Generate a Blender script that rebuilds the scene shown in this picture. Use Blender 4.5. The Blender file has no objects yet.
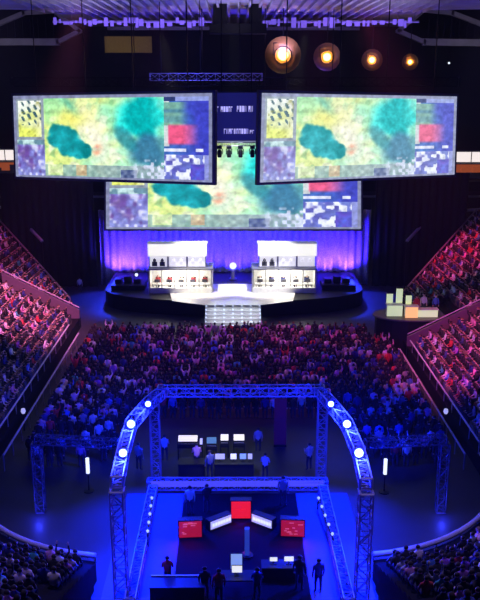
import bpy, bmesh, math, random
from mathutils import Vector, Matrix, noise
random.seed(7)
C = bpy.context.scene.collection
S = bpy.context.scene
PI = math.pi
# ------------------------------------------------------------------ camera
F = 800.0
PITCH = math.radians(15.3); YAW = math.radians(-0.43)
CAM = Vector((0, 0, 22))
cd = bpy.data.cameras.new('camera'); cam = bpy.data.objects.new('camera', cd); C.objects.link(cam)
cd.sensor_fit = 'VERTICAL'; cd.sensor_height = 24; cd.sensor_width = 24; cd.lens = F*24/600
cd.clip_end = 400
cam.location = CAM
ROT = Matrix.Rotation(YAW, 3, 'Z') @ Matrix.Rotation(PI/2-PITCH, 3, 'X')
cam.rotation_euler = ROT.to_euler()
S.camera = cam
def ray(px, py): return ROT @ Vector(((px-240)/F, (300-py)/F, -1))
def at(px, py, Y=None, Z=None):
    r = ray(px, py)
    t = (Y-CAM.y)/r.y if Y is not None else (Z-CAM.z)/r.z
    return CAM + r*t
def project(p):
    q = ROT.transposed() @ (Vector(p)-CAM)
    if q.z > -1: return (-999, -999)
    return (240+F*q.x/-q.z, 300-F*q.y/-q.z)
S.view_settings.view_transform = 'Standard'; S.view_settings.look = 'None'
S.view_settings.gamma = 1; S.view_settings.use_curve_mapping = False
S.view_settings.exposure = 0.0
w = bpy.data.worlds.new('world'); S.world = w; w.use_nodes = True
bg = w.node_tree.nodes['Background']; bg.inputs[0].default_value = (0.01, 0.008, 0.035, 1); bg.inputs[1].default_value = 0.0

# ------------------------------------------------------------------ materials
M = {}
def mat(name, col, rough=.6, metal=0, emit=None, es=1, vary=.15, nscale=4, spec=.5, alpha=1):
    m = bpy.data.materials.new(name); m.use_nodes = True
    n = m.node_tree.nodes; l = m.node_tree.links; b = n['Principled BSDF']
    b.inputs['Roughness'].default_value = rough; b.inputs['Metallic'].default_value = metal
    b.inputs['Specular IOR Level'].default_value = spec
    tc = n.new('ShaderNodeTexCoord'); nz = n.new('ShaderNodeTexNoise'); nz.inputs['Scale'].default_value = nscale
    nz.inputs['Detail'].default_value = 2
    l.new(tc.outputs['Object'], nz.inputs['Vector'])
    mr = n.new('ShaderNodeMapRange'); mr.inputs['To Min'].default_value = 1-vary; mr.inputs['To Max'].default_value = 1+vary
    l.new(nz.outputs['Fac'], mr.inputs['Value'])
    mx = n.new('ShaderNodeVectorMath'); mx.operation = 'SCALE'; mx.inputs[0].default_value = col
    l.new(mr.outputs['Result'], mx.inputs['Scale'])
    l.new(mx.outputs['Vector'], b.inputs['Base Color'])
    if emit:
        b.inputs['Emission Color'].default_value = (*emit, 1); b.inputs['Emission Strength'].default_value = es
    if alpha < 1: b.inputs['Alpha'].default_value = alpha
    M[name] = m; return m
mat('concrete', (.035, .035, .045), .55, nscale=.6, vary=.35)
mat('terrace', (.012, .012, .015), .9, nscale=1, spec=.1)
mat('dark_wall', (.03, .03, .035), .9, nscale=.3)
mat('roof', (.42, .40, .44), .8, nscale=.8, vary=.3)
mat('roof_dark', (.02, .02, .022), .9)
mat('black_metal', (.02, .02, .024), .45, .5)
mat('grey_metal', (.4, .4, .43), .4, .6)
mat('aluminium', (.4, .4, .5), .45, .3)
mat('black_cloth', (.014, .014, .017), .95, nscale=20)
mat('curtain', (.45, .45, .55), .55, nscale=7, vary=.9)
mat('bezel', (.1, .1, .13), .5)
mat('stage_black', (.012, .012, .016), .55, spec=.25)
mat('stage_white', (.8, .78, .72), .35)
mat('booth_white', (.8, .8, .78), .5)
mat('carpet', (.006, .006, .01), .95, nscale=12, spec=.08)
mat('grey_rail', (.2, .2, .22), .5)
mat('aluminium_shaded', (.1, .1, .14), .5, .4)  # truss metal darkened to stand in for weak light on the outer trusses
mat('rail', (.55, .53, .6), .5)
mat('panel_pink', (.16, .12, .15), .7)
mat('lane_blue_light', (.1, .13, .4), .8, nscale=9)
mat('beam_led', (.04, .04, .2), .5, emit=(.07, .07, .8), es=.9)
mat('halo_amber', (.5, .27, .06), .4, .3)
mat('red_lamp', (.3, .01, .02), .5, emit=(.95, .012, .025), es=.85)
mat('red_mark', (.4, .1, .15), .5, emit=(.65, .08, .16), es=.8)
mat('red_panel', (.3, .01, .02), .5, emit=(.45, .008, .03), es=.75)
mat('white_panel', (.5, .5, .55), .5, emit=(.42, .42, .7), es=.9)
mat('lens_blue', (.5, .6, .9), .3, emit=(.5, .8, 1), es=2.4)
mat('lens_small', (.5, .6, .9), .3, emit=(.35, .45, 1), es=1.3)
mat('lens_warm', (.9, .6, .3), .3, emit=(1, .62, .22), es=3)
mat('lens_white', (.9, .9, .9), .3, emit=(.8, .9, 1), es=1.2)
mat('lens_green', (.5, .8, .6), .3, emit=(.5, .9, .65), es=1.0)
mat('screen_white', (.6, .6, .6), .4, emit=(.9, .92, 1), es=.9)
mat('console_glow', (.6, .6, .5), .4, emit=(1, .93, .72), es=.95)
mat('screen_blue', (.2, .3, .6), .4, emit=(.25, .4, 1), es=.8)
mat('navy_screen', (.02, .02, .08), .4, emit=(.008, .008, .09), es=1)
mat('text_lavender', (.6, .6, .8), .4, emit=(.45, .42, .8), es=.9)
mat('text_dark', (.1, .1, .12), .6)
mat('banner_light', (.8, .8, .75), .5, emit=(1, .98, .86), es=.95)
mat('portrait', (.5, .5, .6), .5, emit=(.8, .78, .86), es=.8, vary=.3)
mat('window_light', (.8, .8, .8), .4, emit=(1, .9, .85), es=.95)
mat('concession', (.3, .12, .05), .5, emit=(.5, .1, .03), es=.5)
mat('violet_led', (.4, .3, .7), .4, emit=(.16, .1, .6), es=.8, nscale=1.2, vary=.6)
mat('led_bar', (.6, .7, .9), .4, emit=(.6, .7, .95), es=1)
mat('desk_warm', (.7, .6, .35), .4, emit=(1, .5, .15), es=.95)
mat('desk_pale', (.7, .75, .6), .4, emit=(.6, .72, .36), es=.8)
mat('yellow_banner', (.4, .32, .06), .8)
mat('red_banner', (.5, .03, .06), .8)
mat('skin', (.6, .41, .32), .6, vary=.05)
mat('hair', (.025, .018, .014), .7)
mat('trousers', (.03, .035, .06), .8)
mat('shoes', (.05, .05, .05), .6)
mat('platform_grey', (.12, .12, .11), .5)
mat('gold', (.8, .6, .25), .3, .8)
def glass():
    m = bpy.data.materials.new('glass'); m.use_nodes = True; n = m.node_tree.nodes; l = m.node_tree.links
    for x in list(n): n.remove(x)
    o = n.new('ShaderNodeOutputMaterial'); t = n.new('ShaderNodeBsdfTransparent'); g = n.new('ShaderNodeBsdfGlossy')
    g.inputs['Roughness'].default_value = .05
    mx = n.new('ShaderNodeMixShader'); mx.inputs[0].default_value = .08
    l.new(t.outputs[0], mx.inputs[1]); l.new(g.outputs[0], mx.inputs[2]); l.new(mx.outputs[0], o.inputs[0]); M['glass'] = m
glass()
def shirt():                                     # clothing takes the object's own colour
    m = bpy.data.materials.new('shirt'); m.use_nodes = True; n = m.node_tree.nodes; l = m.node_tree.links
    b = n['Principled BSDF']; b.inputs['Roughness'].default_value = .85
    oi = n.new('ShaderNodeObjectInfo'); nz = n.new('ShaderNodeTexNoise'); nz.inputs['Scale'].default_value = 30
    mx = n.new('ShaderNodeMix'); mx.data_type = 'RGBA'; mx.blend_type = 'MULTIPLY'; mx.inputs[0].default_value = .3
    l.new(oi.outputs['Color'], mx.inputs[6]); l.new(nz.outputs['Color'], mx.inputs[7]); l.new(mx.outputs[2], b.inputs['Base Color']); M['shirt'] = m
shirt()
def attr_mat(name, emission):
    m = bpy.data.materials.new(name); m.use_nodes = True; n = m.node_tree.nodes; l = m.node_tree.links
    b = n['Principled BSDF']; a = n.new('ShaderNodeAttribute'); a.attribute_name = 'tint'
    if emission:
        b.inputs['Base Color'].default_value = (.02, .02, .02, 1); b.inputs['Roughness'].default_value = .4
        l.new(a.outputs['Color'], b.inputs['Emission Color']); b.inputs['Emission Strength'].default_value = emission
    else:
        l.new(a.outputs['Color'], b.inputs['Base Color']); b.inputs['Roughness'].default_value = .85
    M[name] = m
attr_mat('crowd_cloth', 0); attr_mat('game_picture', 1.12)

# ------------------------------------------------------------------ mesh helpers
class MB:
    def __init__(s): s.v = []; s.f = []; s.mi = []; s.cur = 0
    def add(s, vs, fs):
        o = len(s.v); s.v += [tuple(v) for v in vs]; s.f += [tuple(i+o for i in f) for f in fs]; s.mi += [s.cur]*len(fs)
        return s
    def hexa(s, p):                              # 8 corners: bottom 4 ccw, top 4 ccw
        return s.add(p, [(3, 2, 1, 0), (4, 5, 6, 7), (0, 1, 5, 4), (1, 2, 6, 5), (2, 3, 7, 6), (3, 0, 4, 7)])
    def box(s, x0, x1, y0, y1, z0, z1):
        return s.hexa([(x0, y0, z0), (x1, y0, z0), (x1, y1, z0), (x0, y1, z0), (x0, y0, z1), (x1, y0, z1), (x1, y1, z1), (x0, y1, z1)])
    def cbox(s, c, sx, sy, sz, rz=0, rx=0):
        m = Matrix.Rotation(rz, 3, 'Z') @ Matrix.Rotation(rx, 3, 'X'); c = Vector(c)
        return s.hexa([c + m @ Vector((a*sx/2, b*sy/2, d*sz/2)) for d in (-1, 1) for a, b in ((-1, -1), (1, -1), (1, 1), (-1, 1))])
    def tube(s, pts, r, n=6, r2=None, caps=True):
        pts = [Vector(p) for p in pts]; rings = []
        for i, p in enumerate(pts):
            d = (pts[min(i+1, len(pts)-1)]-pts[max(i-1, 0)]).normalized()
            a = Vector((0, 0, 1)) if abs(d.z) < .9 else Vector((1, 0, 0))
            u = d.cross(a).normalized(); v = u.cross(d)
            rr = r if r2 is None else r+(r2-r)*i/(len(pts)-1)
            rings.append([p+(u*math.cos(2*PI*k/n)+v*math.sin(2*PI*k/n))*rr for k in range(n)])
        vs = [q for R in rings for q in R]; fs = []
        for i in range(len(pts)-1):
            for k in range(n):
                fs.append((i*n+k, i*n+(k+1) % n, (i+1)*n+(k+1) % n, (i+1)*n+k))
        if caps:
            fs.append(tuple(range(n-1, -1, -1))); fs.append(tuple((len(pts)-1)*n+k for k in range(n)))
        return s.add(vs, fs)
    def lathe(s, prof, n=14, c=(0, 0, 0), axis=None):
        c = Vector(c); R = Vector((0, 0, 1)).rotation_difference(Vector(axis).normalized()).to_matrix() if axis else Matrix.Identity(3)
        vs = [c+R @ Vector((r*math.cos(2*PI*k/n), r*math.sin(2*PI*k/n), z)) for r, z in prof for k in range(n)]; fs = []
        for i in range(len(prof)-1):
            for k in range(n): fs.append((i*n+k, i*n+(k+1) % n, (i+1)*n+(k+1) % n, (i+1)*n+k))
        fs.append(tuple(range(n-1, -1, -1))); fs.append(tuple((len(prof)-1)*n+k for k in range(n)))
        return s.add(vs, fs)
    def prism(s, poly, y0, y1):                  # polygon in x,z pushed along y
        n = len(poly); vs = [(x, y0, z) for x, z in poly]+[(x, y1, z) for x, z in poly]
        return s.add(vs, [tuple(range(n)), tuple(range(2*n-1, n-1, -1))]+[(k, k+n, (k+1) % n+n, (k+1) % n) for k in range(n)])
    def build(s, name, m, parent=None, smooth=False):
        me = bpy.data.meshes.new(name); me.from_pydata(s.v, [], s.f)
        ms = m if isinstance(m, list) else [m]
        for k in ms: me.materials.append(M[k])
        if len(ms) > 1: me.polygons.foreach_set('material_index', s.mi)
        bm = bmesh.new(); bm.from_mesh(me); bmesh.ops.recalc_face_normals(bm, faces=bm.faces); bm.to_mesh(me); bm.free()
        if smooth: me.polygons.foreach_set('use_smooth', [True]*len(me.polygons))
        o = bpy.data.objects.new(name, me); C.objects.link(o)
        if parent: o.parent = parent
        return o
def tag(o, label, cat, group=None, kind=None):
    o['label'] = label; o['category'] = cat
    if group: o['group'] = group
    if kind: o['kind'] = kind
    return o
def thing(name, label, cat, loc=(0, 0, 0), rz=0, group=None):
    o = bpy.data.objects.new(name, None); C.objects.link(o); o.location = loc; o.rotation_euler = (0, 0, rz)
    return tag(o, label, cat, group)
def struct(o): o['kind'] = 'structure'; return o
def copy_tree(o, parent=None):
    c = o.copy(); C.objects.link(c)
    if parent: c.parent = parent
    for ch in list(o.children): copy_tree(ch, c)
    return c
def lamp(kind, loc, target, power, col, size=.3, spot=60, blend=.5):
    ld = bpy.data.lights.new('light_'+kind.lower(), kind); ld.energy = power; ld.color = col
    if kind == 'SPOT': ld.spot_size = math.radians(spot); ld.spot_blend = blend; ld.shadow_soft_size = size
    elif kind == 'AREA': ld.size = size
    else: ld.shadow_soft_size = size
    o = bpy.data.objects.new('light_'+kind.lower(), ld); C.objects.link(o); o.location = loc
    if target is not None: o.rotation_euler = (Vector(target)-Vector(loc)).to_track_quat('-Z', 'Y').to_euler()
    return o
ORD = ['zeroth', 'first', 'second', 'third', 'fourth', 'fifth', 'sixth', 'seventh', 'eighth', 'ninth', 'tenth', 'eleventh', 'twelfth', 'thirteenth', 'fourteenth',
       'fifteenth', 'sixteenth', 'seventeenth', 'eighteenth', 'nineteenth', 'twentieth', 'twenty-first', 'twenty-second', 'twenty-third', 'twenty-fourth', 'twenty-fifth',
       'twenty-sixth', 'twenty-seventh', 'twenty-eighth', 'twenty-ninth', 'thirtieth'] + ['far']*60

# ------------------------------------------------------------------ room shell
HX = 14.2
YB = 112
struct(MB().box(-42, 42, 8, YB+1, -.3, 0).build('floor', 'concrete'))
struct(MB().box(-42, 42, 8, YB+1, 32, 32.4).build('ceiling', 'roof_dark'))
struct(MB().box(-42, 42, YB, YB+1, 0, 32).build('wall_back', 'dark_wall'))
struct(MB().box(-42.5, -42, 8, YB+1, 0, 32).build('wall_left', 'dark_wall'))
struct(MB().box(42, 42.5, 8, YB+1, 0, 32).build('wall_right', 'dark_wall'))

# ------------------------------------------------------------------ roof underside
zr = 29
rd = thing('roof_deck', 'grey ribbed roof deck high above the stage, washed in violet light', 'roof', (0, 90, zr))
pl = [at(-30, 9, Z=zr), at(54, 10, Z=zr), at(76, 32, Z=zr), at(398, 32, Z=zr), at(424, 10, Z=zr), at(510, 9, Z=zr), at(510, -40, Z=zr), at(-30, -40, Z=zr)]
pl = [p-Vector((0, 90, zr)) for p in pl]
m = MB(); n = len(pl)
m.add([(p.x, p.y, 0) for p in pl]+[(p.x, p.y, .25) for p in pl], [tuple(range(n)), tuple(range(2*n-1, n-1, -1))]+[(k, (k+1) % n, (k+1) % n+n, k+n) for k in range(n)])
m.build('deck_panel', 'roof', rd)
m = MB()
y1 = max(p.y for p in pl)-1.5
for k in range(40):
    x = -19.1+k*.98
    ya = pl[-1].y+.3
    m.box(x-.1, x+.1, ya, y1 if abs(x) < 16 else pl[0].y, -.35, 0)
m.build('rib', 'roof', rd)
m = MB()
for yy in (y1-2, y1-9, y1-16): m.box(-16, 16, yy-.2, yy+.2, -.75, -.35)
m.build('girder', 'grey_metal', rd)
# violet led strips on the catwalk
for (xa, xb, s) in ((54, 212, 'left'), (262, 418, 'right')):
    p, q = at(xa, 22, Z=28), at(xb, 22, Z=28)
    t = thing('catwalk', 'grey roof catwalk with glowing violet strip, %s half of the roof' % s, 'catwalk', p)
    L = q-p
    m = MB().box(0, L.x, -.6, .6, 0, .12); m.build('walkway', 'grey_metal', t)
    m = MB()
    m.box(0, L.x, -.66, -.6, -.1, -.02)
    x = .1
    while x < L.x-.5:
        wd = random.uniform(.15, .6); m.box(x, x+wd, -.72, -.6, -.1-random.choice((.05, .2, .35, .5)), random.choice((0, .1, .25, .4))); x += wd+random.uniform(.05, .4)
    m.build('light_strip', 'violet_led', t)
    m = MB().tube([(0, .6, 1), (L.x, .6, 1)], .05)
    for k in range(int(L.x/1.8)+1): m.tube([(k*1.8, .6, .1), (k*1.8, .6, 1)], .035)
    m.build('railing', 'grey_metal', t)
# side roof beams
for sgn, s, pts in ((-1, 'left', [(-6, 42), (58, 42), (80, 31), (54, 11), (24, 13), (-6, 26)]), (1, 'right', [(486, 43), (424, 42), (398, 31), (424, 10), (452, 13), (486, 26)])):
    P = [at(x, y, Y=98) for x, y in pts]; o = P[0]
    t = thing('roof_frame', 'grey angular steel roof frame at the top %s of the hall' % s, 'beam', o)
    for a, b in zip(P[:-1], P[1:]):
        m = MB(); d = b-a
        m.cbox((a+b)/2-o, d.length+.3, .9, .75 if a is P[0] else .45, 0)
        # orient in the x,z plane
        ang = math.atan2(d.z, d.x); c = (a+b)/2-o
        m.v = [tuple(c+Matrix.Rotation(-ang, 3, 'Y') @ (Vector(v)-c)) for v in m.v]
        m.build('beam', 'roof', t)
    m = MB()
    for k in range(9):
        x = P[1].x-sgn*0+(-sgn*0)+sgn*(k*.9+.5); m.tube([(x-o.x, .2, 0), (x-o.x, .2, 2.6)], .05)
    m.build('hanger', 'black_metal', t)
# hoist frame in the middle
p = at(238, 34, Y=80)
t = thing('hoist_frame', 'dark hoist frame with two posts hanging at roof centre', 'hoist', p)
MB().box(-2.7, 2.7, -.6, .6, 0, .9).build('base_beam', 'black_metal', t)
for px in (218, 257): x = at(px, 20, Y=80).x-p.x; MB().box(x-.45, x+.45, -.4, .4, .9, 3.4).build('post', 'black_metal', t)
for x in (-1.3, 1.3): MB().box(x-.25, x+.25, -.3, .3, .9, 3.2).build('winch', 'black_metal', t)
# warm lamps
for i, (px, py, r, Y) in enumerate(((283, 55, .78, 84), (327, 57, .62, 88), (372, 60, .5, 92), (410, 62, .4, 96), (449, 63, .16, 100))):
    p = at(px, py, Y=Y); warm = i < 4
    t = thing('flood_light', '%s flood light glowing under roof, %s from the left of its row' % ('warm amber' if warm else 'tiny white', ORD[i+1]), 'lamp', p, 0, 'warm flood lights under the roof')
    ax = (CAM-p).normalized(); ax = Vector((ax.x, ax.y, ax.z))
    MB().lathe([(r*.6, -r*1.2), (r*1.12, -.2*r), (r*1.15, .12*r), (r*1.0, .12*r), (r*.98, 0)], 18, axis=ax).build('housing', 'black_metal', t, True)
    MB().lathe([(r*.05, .1*r), (r*.5, .06*r), (r*.8, .0)], 18, axis=ax).build('lens', 'lens_warm' if warm else 'lens_white', t)
    if warm: MB().lathe([(r*1.1, .02), (r*2.3, .06), (r*2.32, .03), (r*1.1, -.05)], 20, axis=ax).build('halo_disc', 'halo_amber', t, True)  # added disc whose amber tone stands in for the lamp's glow halo
    m = MB().tube([(-r*1.25, 0, 0), (-r*1.25, 0, r*1.5), (r*1.25, 0, r*1.5), (r*1.25, 0, 0)], .06); m.build('yoke', 'black_metal', t)
    MB().tube([(0, 0, r*1.5), (0, 0, 31.9-p.z)], .05).build('hanger', 'black_metal', t)
    if warm: lamp('POINT', p+ax*(r*.45), None, 420*r*r, (1, .42, .08), .1)
# dim banner
p = at(128, 36, Y=100)
t = thing('hanging_banner', 'dim yellow banner hanging below the roof, upper left', 'banner', p)
MB().box(-2.8, 2.8, -.03, .03, -1.9, 0).build('cloth', 'yellow_banner', t); MB().tube([(-3, 0, 0), (3, 0, 0)], .06).build('rod', 'black_metal', t)
for x in (-2.6, 2.6): MB().tube([(x, 0, 0), (x, 0, 31.9-p.z)], .03).build('hanger', 'black_metal', t)

# ------------------------------------------------------------------ trusses
def truss(name, label, pts, size, matn='aluminium', step=None, group=None, cat='truss', r=.035):
    pts = [Vector(p) for p in pts]; o = pts[0].copy()
    step = step or size
    # resample
    P = []
    for a, b in zip(pts[:-1], pts[1:]):
        nseg = max(1, round((b-a).length/step))
        P += [a+(b-a)*k/nseg for k in range(nseg)]
    P.append(pts[-1])
    t = thing(name, label, cat, o, 0, group)
    ch = [[], [], [], []]
    for i, p in enumerate(P):
        d = (P[min(i+1, len(P)-1)]-P[max(i-1, 0)]).normalized()
        a = Vector((0, 0, 1)) if abs(d.z) < .9 else Vector((0, 1, 0))
        u = d.cross(a).normalized(); v = u.cross(d).normalized()
        for k, (sa, sb) in enumerate(((-1, -1), (1, -1), (1, 1), (-1, 1))): ch[k].append(p-o+(u*sa+v*sb)*size/2)
    for k in range(4): MB().tube(ch[k], r, 6).build('chord', matn, t)
    m = MB()
    for i in range(len(P)-1):
        for k in range(4):
            k2 = (k+1) % 4
            a, b = (k, k2) if i % 2 == 0 else (k2, k)
            m.tube([ch[a][i], ch[b][i+1]], r*.65, 4, caps=False)
            m.tube([ch[k][i], ch[k2][i]], r*.65, 4, caps=False)
    m.build('lacing', matn, t)
    for i in (0, len(P)-1):
        m = MB()
        for k in range(4): m.tube([ch[k][i], ch[(k+1) % 4][i]], r*1.4, 4)
        m.build('end_plate', matn, t)
    return t

# ------------------------------------------------------------------ big screens
def hsh(a, b, s=0):
    x = math.sin(a*127.1+b*311.7+s*74.7)*43758.5453
    return x-math.floor(x)
def mix(a, b, t):
    t = max(0, min(1, t)); return tuple(x+(y-x)*t for x, y in zip(a, b))
def sm(e0, e1, x):
    t = max(0, min(1, (x-e0)/(e1-e0))); return t*t*(3-2*t)
def vn(x, y, k):                                 # smooth value noise, 0..1
    x0, y0 = math.floor(x), math.floor(y); fx, fy = sm(0, 1, x-x0), sm(0, 1, y-y0)
    a = hsh(x0, y0, k)*(1-fx)+hsh(x0+1, y0, k)*fx; b = hsh(x0, y0+1, k)*(1-fx)+hsh(x0+1, y0+1, k)*fx
    return a*(1-fy)+b*fy
def picture(u, v, pale, seed):                   # u right, v down; display-referred colour
    nz = noise.noise(Vector((u*14, v*7, seed))); n2 = noise.noise(Vector((u*40, v*18, seed+5)))
    n3 = noise.noise(Vector((u*7, v*3.5, seed+8)))
    h = vn(u*60, v*25, seed); h2 = vn(u*38, v*16, seed+3)
    if u < .015 or u > .985 or v < .03 or v > .975:
        c = (.5, .52, .66)
    elif u < .165:
        if v < .53:
            c = mix((.92, .95, .9), (.86, .9, .4), sm(.12, .42, v+nz*.15-(.1-u)*.6))
            c = mix(c, (.97, .97, .95), sm(.1, .15, u)*.5)
            d = math.sin((u-v*.22)*160)*math.sin((v+u*.8)*34)
            if .03 < u < .15 and .06 < v < .36: c = mix(c, (.25, .38, .42), sm(.15, .55, d+nz*.5))
            c = mix(c, (.55, .55, .2), sm(.72, .9, h)*.6)
            if u > .152 or v < .065 or v > .5 or u < .025: c = (.55, .6, .66)
        elif v < .6:
            c = mix((.4, .55, .62), (.75, .88, .88), sm(.5, .8, h))
        else:
            c = mix((.4, .36, .68), (.58, .64, .92), h2)
            c = mix(c, (.84, .85, .98), sm(.45, .85, h)*.9); c = mix(c, (.4, .26, .56), sm(.5, .9, vn(u*44, v*14, seed+9))*.8)
    elif u < .775:
        c = mix((.86, .93, .55), (.68, .95, .8), sm(.3, .62, u+v*.12+nz*.25+n3*.12-.1))
        c = mix(c, (.5, .9, .72), sm(.0, .4, n3)*.55); c = mix(c, (.45, .74, .5), sm(.15, .45, noise.noise(Vector((u*26, v*12, seed+15))))*.5); c = mix(c, (.98, .99, .9), sm(.2, .5, noise.noise(Vector((u*18, v*9, seed+25))))*.6)
        c = mix(c, (.97, .96, .86), math.exp(-(((u-.36-v*.14)/.075)**2+((v-.5)/.42)**2)))
        c = mix(c, (.97, .93, .45), math.exp(-(((u-.31)/.09)**2+((v-.27)/.1)**2))*.85)
        c = mix(c, (.32, .7, .6), math.exp(-(((u-.29-.3*(v-.08))/.03)**2+((v-.1)/.12)**2))*.8)
        d = min(((u-.28)/.1)**2+((v-.55-(u-.28)*.75)/.18)**2, ((u-.34)/.07)**2+((v-.66)/.11)**2)
        c = mix(c, mix((.02, .5, .52), (.12, .68, .72), .5+nz*1.2), 1-sm(.75, 1.2, d+nz*.35+n2*.25))
        d = ((u-.665)/.13)**2+((v-.27)/.26)**2
        c = mix(c, mix((.04, .68, .68), (.25, .97, .92), .5+n3*1.6-(u-.62)*3-(v-.25)), 1-sm(.5, 1.35, d+nz*.5))
        d = ((u-.7)/.1)**2+((v-.66)/.2)**2
        c = mix(c, (.22, .46, .6), (1-sm(.3, 1.7, d+nz*.5))*.95)
        d = ((u-.585)/.06)**2+((v-.5-(u-.58)*1.6)/.12)**2
        c = mix(c, (.16, .52, .58), (1-sm(.3, 1.5, d))*.8)
        c = mix(c, (.9, .5, .36), math.exp(-(((u-.442+(v-.645)*.1)/.02)**2+((v-.645)/.06)**2))*(.7+n2))
        if v > .83:
            base = mix((.5, .7, .64), (.6, .65, .74), sm(.3, .7, u))
            c = mix(mix(c, base, .75), mix((.36, .46, .5), (.82, .88, .84), h), .45)
            if .18 < u < .26 and v < .96: c = mix((.68, .82, .5), (.92, .94, .78), h)
            if .33 < u < .385 and v < .96: c = mix((.66, .55, .42), (.88, .85, .68), h)
            if .56 < u < .64 and v > .88: c = mix((.24, .3, .48), (.46, .52, .66), h)
        c = mix(c, (.8, .84, .93), sm(.45, .65, h+(v-.84)*1.2)*sm(.6, .66, u)*sm(.72, .8, v))
    else:
        c = mix((.26, .42, .74), (.25, .27, .74), sm(.8, .95, u+nz*.05))
        if u < .8 and v < .6: c = (.82, .85, .86)
        if v < .08: c = (.2, .25, .45) if u < .83 else (.55, .6, .85)
        if .1 < v < .36: c = mix(c, mix((.55, .76, .62), (.3, .5, .6), vn(3, v*26, seed)), 1-sm(.84, .9, u))
        c = mix(c, mix((.92, .36, .52), (.62, .36, .68), sm(.85, .925, u)), sm(.33, .37, v)*(1-sm(.55, .59, v))*sm(.79, .8, u)*(1-sm(.9, .95, u)))
        if .62 < v < .655 and (u < .88 or .925 < u < .96): c = (.85, .87, .98)
        if v > .69:
            c = mix((.3, .28, .62), (.48, .56, .9), h2); c = mix(c, (.9, .92, 1), sm(.42, .62, vn(u*62, v*24, seed+11)))
            if u > .9 and v > .8: c = mix((.4, .26, .72), (.3, .38, .82), h)
            if u > .965: c = (.55, .58, .85)
    c = mix(c, (.86, .9, .94), pale)
    j = 1+n2*.16+noise.noise(Vector((u*90, v*38, seed+2)))*.1
    return tuple(min(1, max(0, (x*j)))**2.2 for x in c)
def screen(name, label, cat, bl, br, tl, tr, nx, ny, pale, seed, depth=.5, cables=True):
    """corner points bottom-left .. top-right as seen by the audience"""
    bl, br, tl, tr = map(Vector, (bl, br, tl, tr)); o = (bl+br)/2
    t = thing(name, label, cat, o)
    nrm = (tl-bl).cross(br-bl).normalized()      # points away from the audience
    if nrm.y < 0: nrm = -nrm
    e = .22; ux = (br-bl).normalized(); uz = (tl-bl).normalized()
    front = [bl-ux*e-uz*e, br+ux*e-uz*e, tr+ux*e+uz*e, tl-ux*e+uz*e]
    MB().hexa([p-o+nrm*.06 for p in front]+[p-o+nrm*depth for p in front]).build('cabinet', 'bezel', t)
    vs = []; fs = []; cols = []
    for j in range(ny+1):
        for i in range(nx+1):
            u, v = i/nx, j/ny
            vs.append((bl+(br-bl)*u)*(1-v)+(tl+(tr-tl)*u)*v-o)
    for j in range(ny):
        for i in range(nx):
            a = j*(nx+1)+i; fs.append((a, a+1, a+nx+2, a+nx+1))
            cols.append(picture((i+.5)/nx, 1-(j+.5)/ny, pale, seed))
    me = bpy.data.meshes.new('game_picture'); me.from_pydata(vs, [], fs); me.materials.append(M['game_picture'])
    at_ = me.attributes.new('tint', 'FLOAT_COLOR', 'CORNER')
    at_.data.foreach_set('color', [x for c in cols for _ in range(4) for x in (*c, 1)])
    ob = bpy.data.objects.new('picture', me); C.objects.link(ob); ob.parent = t
    if cables:
        m = MB()
        for k in (.12, .38, .62, .88):
            p = tl+(tr-tl)*k+uz*e+nrm*.3
            m.tube([p-o, Vector((p.x, p.y, 31.9))-o], .05, 5)
        m.build('hanging_cable', 'black_metal', t)
    return t
YI, YO = 62.6, 69.3
screen('video_screen', 'large hanging video screen showing bright game footage, left of centre', 'screen', at(16, 176.5, Y=YO), at(212, 182.5, Y=YI), at(13, 96, Y=YO), at(212, 93, Y=YI), 200, 84, 0, 1)
screen('video_screen', 'large hanging video screen with paler game footage, right of centre', 'screen', at(260, 182.5, Y=YI), at(454.5, 174.5, Y=YO), at(262, 93, Y=YI), at(457, 96.5, Y=YO), 200, 84, .22, 1)
screen('video_screen', 'wide video wall behind the stage, partly hidden by two hanging screens', 'screen', at(106, 229, Y=84.5), at(361, 229, Y=84.5), at(106, 140, Y=84.5), at(361, 140, Y=84.5), 220, 90, .04, 1, depth=.8)
# dark score display between the screens
bl, tr = at(216, 141, Y=66), at(257.5, 92, Y=66)
t = thing('score_display', 'dark navy hanging display with two rows of small lavender text', 'screen', ((bl.x+tr.x)/2, 66, bl.z))
W, H = tr.x-bl.x, tr.z-bl.z
MB().box(-W/2, W/2, .05, .6, 0, H).build('cabinet', 'bezel', t)
MB().box(-W/2+.06, W/2-.06, 0, .06, .06, H-.06).build('picture', 'navy_screen', t)
m = MB()
def glyphs(m, x0, x1, z, h):                      # small illegible block letters
    x = x0
    while x < x1-.12:
        k = random.random()
        if k < .12: x += .12; continue
        m.box(x, x+.045, -.02, 0, z, z+h)
        if k < .8: m.box(x+.045, x+.14, -.02, 0, z+random.choice((0, h*.4, h*.78)), z+h*1.0)
        if k > .4: m.box(x+.11, x+.155, -.02, 0, z, z+h)
        x += .2
sc = W/41.5
for x0, x1, z, h in ((1, 18, .6, .42), (21, 38, .6, .46), (8, 32, .15, .4), (34, 40, .15, .3)):
    m = MB(); glyphs(m, -W/2+x0*sc, -W/2+x1*sc, H*z, h); m.build('text', 'text_lavender', t)
MB().tube([(-1.2, .3, H), (-1.2, .3, 31.9-bl.z)], .05).build('hanging_cable', 'black_metal', t)
MB().tube([(1.2, .3, H), (1.2, .3, 31.9-bl.z)], .05).build('hanging_cable', 'black_metal', t)
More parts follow.
